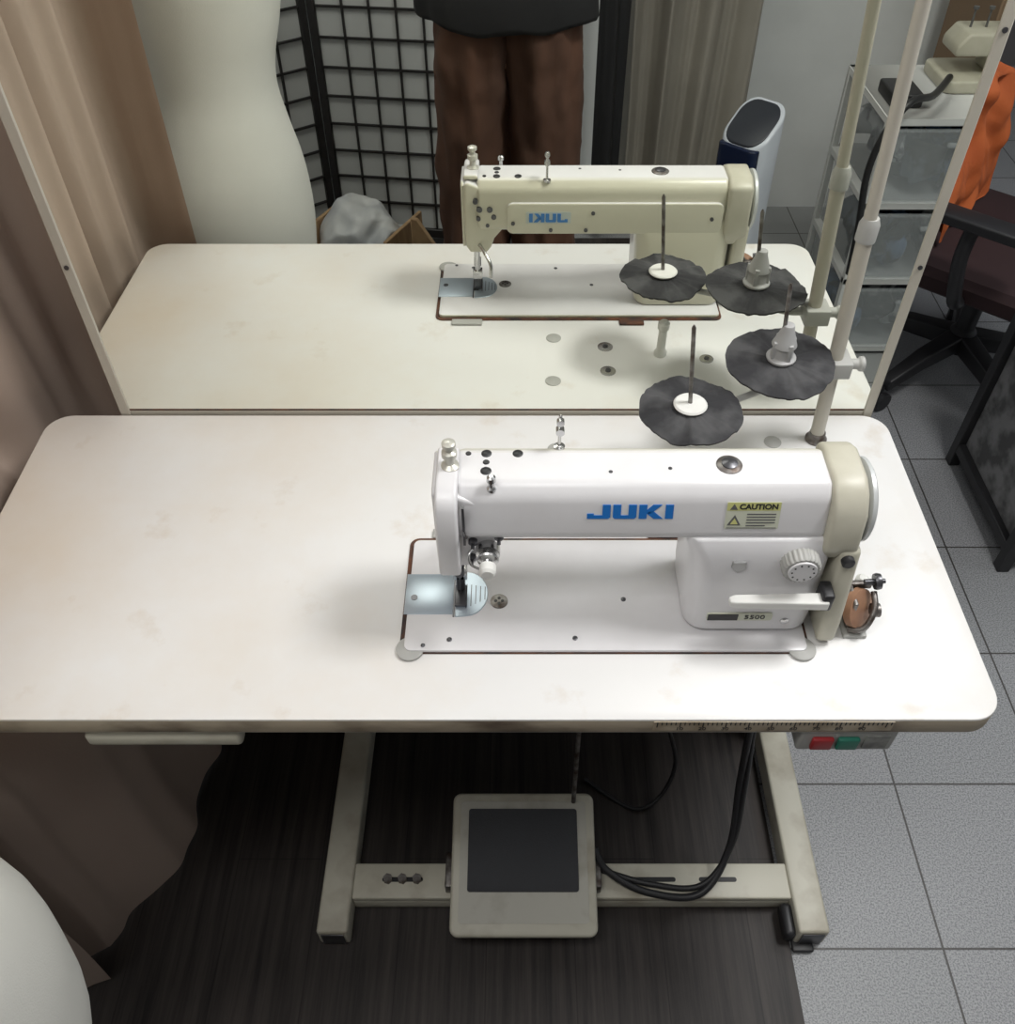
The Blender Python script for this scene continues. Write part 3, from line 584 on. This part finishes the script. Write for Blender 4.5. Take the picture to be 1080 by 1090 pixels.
for z,rx,ry in((.950,.198,.146),(.960,.203,.148),(1.02,.20,.146),(1.1,.193,.140),(1.2,.19,.138),(1.3,.20,.138),(1.38,.20,.115),(1.43,.17,.09),(1.455,.10,.075),(1.465,.07,.065)):
    ring_=[]
    for i in range(64):
        a=2*math.pi*i/64; ca,sa=math.cos(a),math.sin(a); f=max(0,1.3-z)
        q=1-.25*f; cx_=math.copysign(abs(ca)**q,ca); sy_=math.copysign(abs(sa)**(q*.8),sa)
        nz=1+.22*f*noise.noise(Vector((ca*2.2,sa*2.2,z*4)))+.10*f*math.sin(7*a+z*5)
        ring_.append(Vector((px+rx*nz*cx_,py+ry*nz*sy_,z+(.022*noise.noise(Vector((ca*2,sa*2,7))) if z<.97 else 0))))
    rs.append(ring_)
loft(bm,rs)
for s in(-1,1): tube(bm,[(px+s*.13,py-.01,1.39),(px+s*.195,py-.01,1.36),(px+s*.225,py+.01,1.24),(px+s*.235,py+.015,1.18)],lambda t:.072-.008*t,n=16)
finish('tshirt',bm,SHRT,PE,sharp=180,label='black t-shirt')
for s in(-1,1):
    bm=loft(B(),[[Vector((px+s*.105+w*math.cos(a),py+.04+l*math.sin(a),z)) for a in[2*math.pi*i/28 for i in range(28)]] for z,w,l in((.0045,.044,.135),(.02,.05,.142),(.045,.048,.135),(.07,.043,.10),(.095,.04,.07))]); finish('shoe',bm,SHOE,PE)
bm=sphere(B(),(px,py-.012,1.655),.098,(.9,1.05,1.05),24)
for v in list(bm.verts):
    if v.co.y>py+.045 and v.co.z<1.68: v.co.y=py+.045
finish('hair',bm,HAIR,PE,sharp=180)
for s in(-1,1):
    EY=finish('eye',sphere(B(),(px+s*.031,py+.098,1.618),.011),EYE,PE); finish('pupil',sphere(B(),(px+s*.031,py+.107,1.618),.005),BLK,EY)
    finish('ear',sphere(B(),(px+s*.082,py+.0,1.605),.024,(.35,.7,1.2)),SKIN,PE)
finish('nose',sphere(B(),(px,py+.108,1.588),.014,(.8,1.2,1.5)),SKIN,PE)
finish('mouth',sphere(B(),(px,py+.097,1.553),.018,(1.3,.5,.35)),LIP,PE)
th=math.radians(47.4)
CAM=Vector((.075,-1.003,1.64))
bm=prism(B(),rrect(-.075,.075,-.036,.036,.008,4),'z',-.004,.004)
bmesh.ops.transform(bm,matrix=Matrix.Translation(Vector((.065,-1.0233,1.657)))@Matrix.Rotation(math.pi/2-th,4,'X'),verts=bm.verts)
finish('phone',bm,BLK,label='black smartphone held in both hands',cat='phone',bevel=.002,seg=2)

# ---------------- AIR PURIFIER ----------------
XF[0]=Matrix.Translation((.705,-1.42,0))@Matrix.Rotation(math.radians(44),4,'Z')
AP=empty('air_purifier',(0,0,0),'white rounded tower air purifier with glossy navy front','air purifier')
bm=prism(B(),rrect(-.070,.070,-.065,.065,.045,8),'z',.0,.62)
for v in bm.verts:
    if v.co.z>.5: v.co.z+= -.045*(v.co.y/.065)
finish('tower_body',bm,PURW,AP,bevel=.008,seg=3)
bm=prism(B(),rrect(-.060,.060,.035,.075,.018,6),'z',.04,.575); FP=finish('front_panel',bm,NAVY,AP,bevel=.005)
for i in range(14): finish('vent_slat',box(B(),-.042,.042,.0745,.0775,.10+i*.018,.104+i*.018),DST,FP,smooth=False)
bm=prism(B(),rrect(-.060,.060,-.054,.062,.040,6),'z',.612,.624)
for v in bm.verts: v.co.z+= -.045*(v.co.y/.065)
finish('top_panel',bm,SLATE,AP,bevel=.003,label='dark slate slanted top')
XF[0]=Matrix.Identity(4)

# ---------------- DRAWER UNIT ----------------
DU=empty('drawer_unit',(1.20,-1.42,0),'white plastic storage tower with clear drawers full of supplies','storage drawers')
x0,x1,y0,y1=.99,1.42,-1.62,-1.24
bm=B()
for x in(x0,x1-.018):
    for y in(y0,y1-.02): box(bm,x,x+.018,y,y+.02,.0,.70)
for z in(.02,.245,.47,.69): box(bm,x0,x1,y0,y1,z-.010,z+.010)
finish('drawer_frame',bm,M('white_frame_plastic',(.76,.77,.77),.4),DU,bevel=.002,seg=1)
for i in range(3):
    z=.034+i*.225
    bm=box(B(),x0+.020,x1-.020,y1-.005,y1+.012,z,z+.188); box(bm,x0+.020,x1-.020,y0+.02,y1-.005,z,z+.006); box(bm,x0+.020,x0+.024,y0+.02,y1-.005,z,z+.188); dr=finish('drawer',bm,CLR,DU,bevel=.001,seg=1)
    finish('drawer_handle',box(B(),1.15,1.27,y1+.012,y1+.024,z+.15,z+.162),CLR,dr,bevel=.004)
    for k in range(5):
        zc=z+.06+.06*((k*2+i)%3)/2
        bm=sphere(B(),(x0+.065+k*.075,-1.40+.03*((k+i)%2),zc),.055,(.9,2.6,1.2),28)
        for v in bm.verts: v.co+=Vector((.05,.05,.05))*noise.noise(v.co*15+Vector((i*3+k,0,0)))
        for v in bm.verts: v.co.x=max(x0+.026+k*.075,min(x0+.100+k*.075,v.co.x)); v.co.y=max(y0+.03,min(y1-.008,v.co.y)); v.co.z=max(z+.007,min(z+.185,v.co.z))
        finish('folded_cloth',bm,CLOTHS[(i*3+k)%4],dr,sharp=180)
XF[0]=Matrix.Translation((1.29,-1.49,.70))@Matrix.Scale(.80,4)@Matrix.Translation((-1.235,1.44,-.699))
OV=empty('overlock_machine',(1.22,-1.42,.70),'small cream overlock sewing machine with black power cable','sewing machine')
bm=prism(B(),rrect(1.09,1.38,-1.55,-1.32,.03,5),'z',.700,.74); finish('machine_base',bm,MCR,OV,bevel=.008)
bm=prism(B(),[(1.11,.80),(1.11,.83),(1.14,.87),(1.36,.87),(1.375,.85),(1.375,.74),(1.24,.74),(1.23,.80)],'y',-1.50,-1.36); finish('machine_arm',bm,MCR,OV,bevel=.01)
finish('machine_dial',lathe(B(),(1.32,-1.358,.81),[(.025,0),(.024,.012),(.01,.014)],ax=(0,1,0)),DGY,OV)
for i in range(3): finish('thread_post',lathe(B(),(1.16+i*.05,-1.43,.87),[(.004,0),(.003,.05),(.009,.052),(.009,.06)]),DGY,OV)
XF[0]=Matrix.Identity(4)
finish('power_cable',tube(B(),[(1.19,-1.42,.735),(1.10,-1.28,.74),(1.02,-1.21,.75),(.97,-1.19,.68),(.955,-1.19,.58),(.97,-1.19,.44),(.98,-1.19,.3)],.009),BLK,OV)
finish('tool_box',box(B(),1.01,1.09,-1.42,-1.30,.701,.735),BLK,label='small black tool case on the plastic drawer tower',cat='tool case',bevel=.006)
bm=box(B(),1.42,1.9,-2.1,-1.75,.0,1.0); box(bm,1.41,1.91,-2.11,-1.74,.96,1.02); finish('cardboard_box',bm,CARD,label='tall brown cardboard carton against the wall',cat='box',bevel=.004,seg=1)

# ---------------- OFFICE CHAIR ----------------
XF[0]=Matrix.Translation((1.285,1.04,0))@Matrix.Rotation(math.radians(50),4,'Z')
OC=empty('office_chair',(0,0,0),'black swivel office chair on castors with orange back cover','chair')
sz=-.065
rs=[]
for z,k in((.42,.92),(.435,1),(.47,1.02),(.49,.97),(.498,.85)):
    rs.append([Vector((x*k,y*k,z+sz)) for x,y in rrect(-.24,.24,-.23,.22,.08,6)])
finish('seat',loft(B(),rs),DRED,OC)
rs=[]
for z,w,y in((.47,.17,.20),(.53,.215,.205),(.60,.24,.22),(.68,.24,.23),(.76,.22,.235),(.805,.16,.235)):
    rs.append([Vector((xx,y+yy-.25*xx*xx,z+sz)) for xx,yy in rrect(-w,w,-.035,.035,.03,5)])
BKK=finish('backrest',loft(B(),rs),DRED,OC,label='rounded dark maroon backrest')
bm=B(); rows=[]
nu,nv=48,60
for j in range(nv+1):
    t=j/nv; row=[]
    for i in range(nu+1):
        u=-1+2*i/nu; g=(1-u*u)**.5*.8+.2
        if t<.8: q=t/.8; z=.515+.305*q; yy=.115+.045*q
        else:
            a=(t-.8)/.2; z=.82+.012*math.sin(a*math.pi)-.06*max(0,a-.6)*2.5; yy=.16+.125*a
        x=u*(.165+.015*math.sin(t*5))+.010*noise.noise(Vector((t*4,u,3)))
        lowd=-.05*noise.noise(Vector((u*2,0,9)))*(1-t)
        if t<.8: yy+= g*(.045*noise.noise(Vector((x*9,z*9,2)))+.022*noise.noise(Vector((x*22,z*18,5))))-.25*x*x
        else: z+=.01*noise.noise(Vector((x*14,yy*14,2)))
        row.append(bm.verts.new((x,yy,max(.505,z+lowd)+sz)))
    rows.append(row)
for a,b in zip(rows,rows[1:]):
    for i in range(nu): bm.faces.new((a[i],a[i+1],b[i+1],b[i]))
finish('back_cover',bm,ORG,BKK,sharp=180,label='crumpled orange mesh garment')
for s in(-1,1):
    bm=tube(B(),[(s*.23,.0,.43+sz),(s*.285,.0,.46+sz),(s*.29,.02,.56+sz),(s*.285,.02,.64+sz)],.017); finish('armrest_post',bm,BLK,OC)
    bm=loft(B(),[[Vector((s*.285+x,y,z+sz)) for x,y in rrect(-.03,.03,-.13,.13,.028,5)] for z in(.64,.665)]); finish('armrest',bm,BLK,OC,bevel=.006)
bm=lathe(B(),(0,0,.09),[(.035,0),(.035,.06),(.025,.07),(.025,.22),(.05,.23),(.05,.27)]); finish('gas_column',bm,BLK,OC)
for k in range(5):
    a=2*math.pi*k/5+.3; c,s_=math.cos(a),math.sin(a)
    bm=loft(B(),[[Vector((c*d-s_*u,s_*d+c*u,z+v)) for u,v in((-w,-w),(w,-w),(w,w),(-w,w))] for d,z,w in((.02,.125,.026),(.15,.11,.022),(.27,.075,.017))]); finish('base_leg',bm,BLK,OC,bevel=.006)
    bm=B(); 
    for o in(-.014,.014): lathe(bm,(c*.275-s_*o,s_*.275+c*o,.027),[(.026,-.008),(.027,0),(.026,.008)],ax=(-s_,c,0),n=18)
    cyl(bm,(c*.275,s_*.275,.03),(c*.275,s_*.275,.07),.007); finish('castor',bm,BLK,OC)
XF[0]=Matrix.Identity(4)

# ---------------- BLACK FRAMED CART ----------------
CT=empty('rolling_cart',(1.4,.5,0),'black steel framed cart with mottled grey side panel','cart')
bm=B()
HC=.50
for x in(1.19,1.6):
    for y in(.33,.68): box(bm,x-.014,x+.014,y-.014,y+.014,.0,HC)
for z in(.06,HC-.02):
    for y in(.33,.68): box(bm,1.2,1.6,y-.012,y+.012,z-.014,z+.014)
    for x in(1.19,1.6): box(bm,x-.012,x+.012,.33,.68,z-.014,z+.014)
finish('cart_frame',bm,BLK,CT,bevel=.002,seg=1)
finish('side_panel',box(B(),1.194,1.2,.345,.665,.075,HC-.034),GREYP,CT,smooth=False)
finish('cart_shelf',box(B(),1.2,1.59,.345,.665,.07,.08),GREYP,CT,smooth=False)
finish('cart_top',box(B(),1.18,1.61,.32,.69,HC,HC+.012),BLK,CT,bevel=.003)

# ---------------- LIGHTS ----------------
def area(name,loc,size,power,col,sy=None,tgt=None):
    l=bpy.data.lights.new(name,'AREA'); l.energy=power; l.color=col; l.size=size
    if sy: l.shape='RECTANGLE'; l.size_y=sy
    o=bpy.data.objects.new(name,l); SC.collection.objects.link(o); o.location=loc
    if tgt: o.rotation_euler=(Vector(tgt)-Vector(loc)).to_track_quat('-Z','Y').to_euler()
    return o
area('ceiling_light',(1.10,-.18,2.60),.5,32,(1,.992,.975),.5,tgt=(-.3,-.2,.7))
area('rear_fill_light',(-.35,-1.0,2.62),1.1,14,(1,.985,.96),.5)  # added fill lamp, lifts the darker left side of the table
area('ceiling_light_side',(1.9,.7,2.62),.6,16,(.95,.98,1),1.4)
w=bpy.data.worlds.new('world'); SC.world=w; w.use_nodes=True; w.node_tree.nodes['Background'].inputs[0].default_value=(.8,.87,1,1); w.node_tree.nodes['Background'].inputs[1].default_value=.4
SC.view_settings.view_transform='Standard'

# ---------------- CAMERA ----------------
cd=bpy.data.cameras.new('camera'); cam=bpy.data.objects.new('camera',cd); SC.collection.objects.link(cam); SC.camera=cam
cd.sensor_fit='VERTICAL'; cd.sensor_height=36; cd.lens=970/1090*36; cd.shift_x=-12/1090; cd.clip_start=.01
cam.location=CAM; cam.rotation_euler=(math.pi/2-th,0,0)
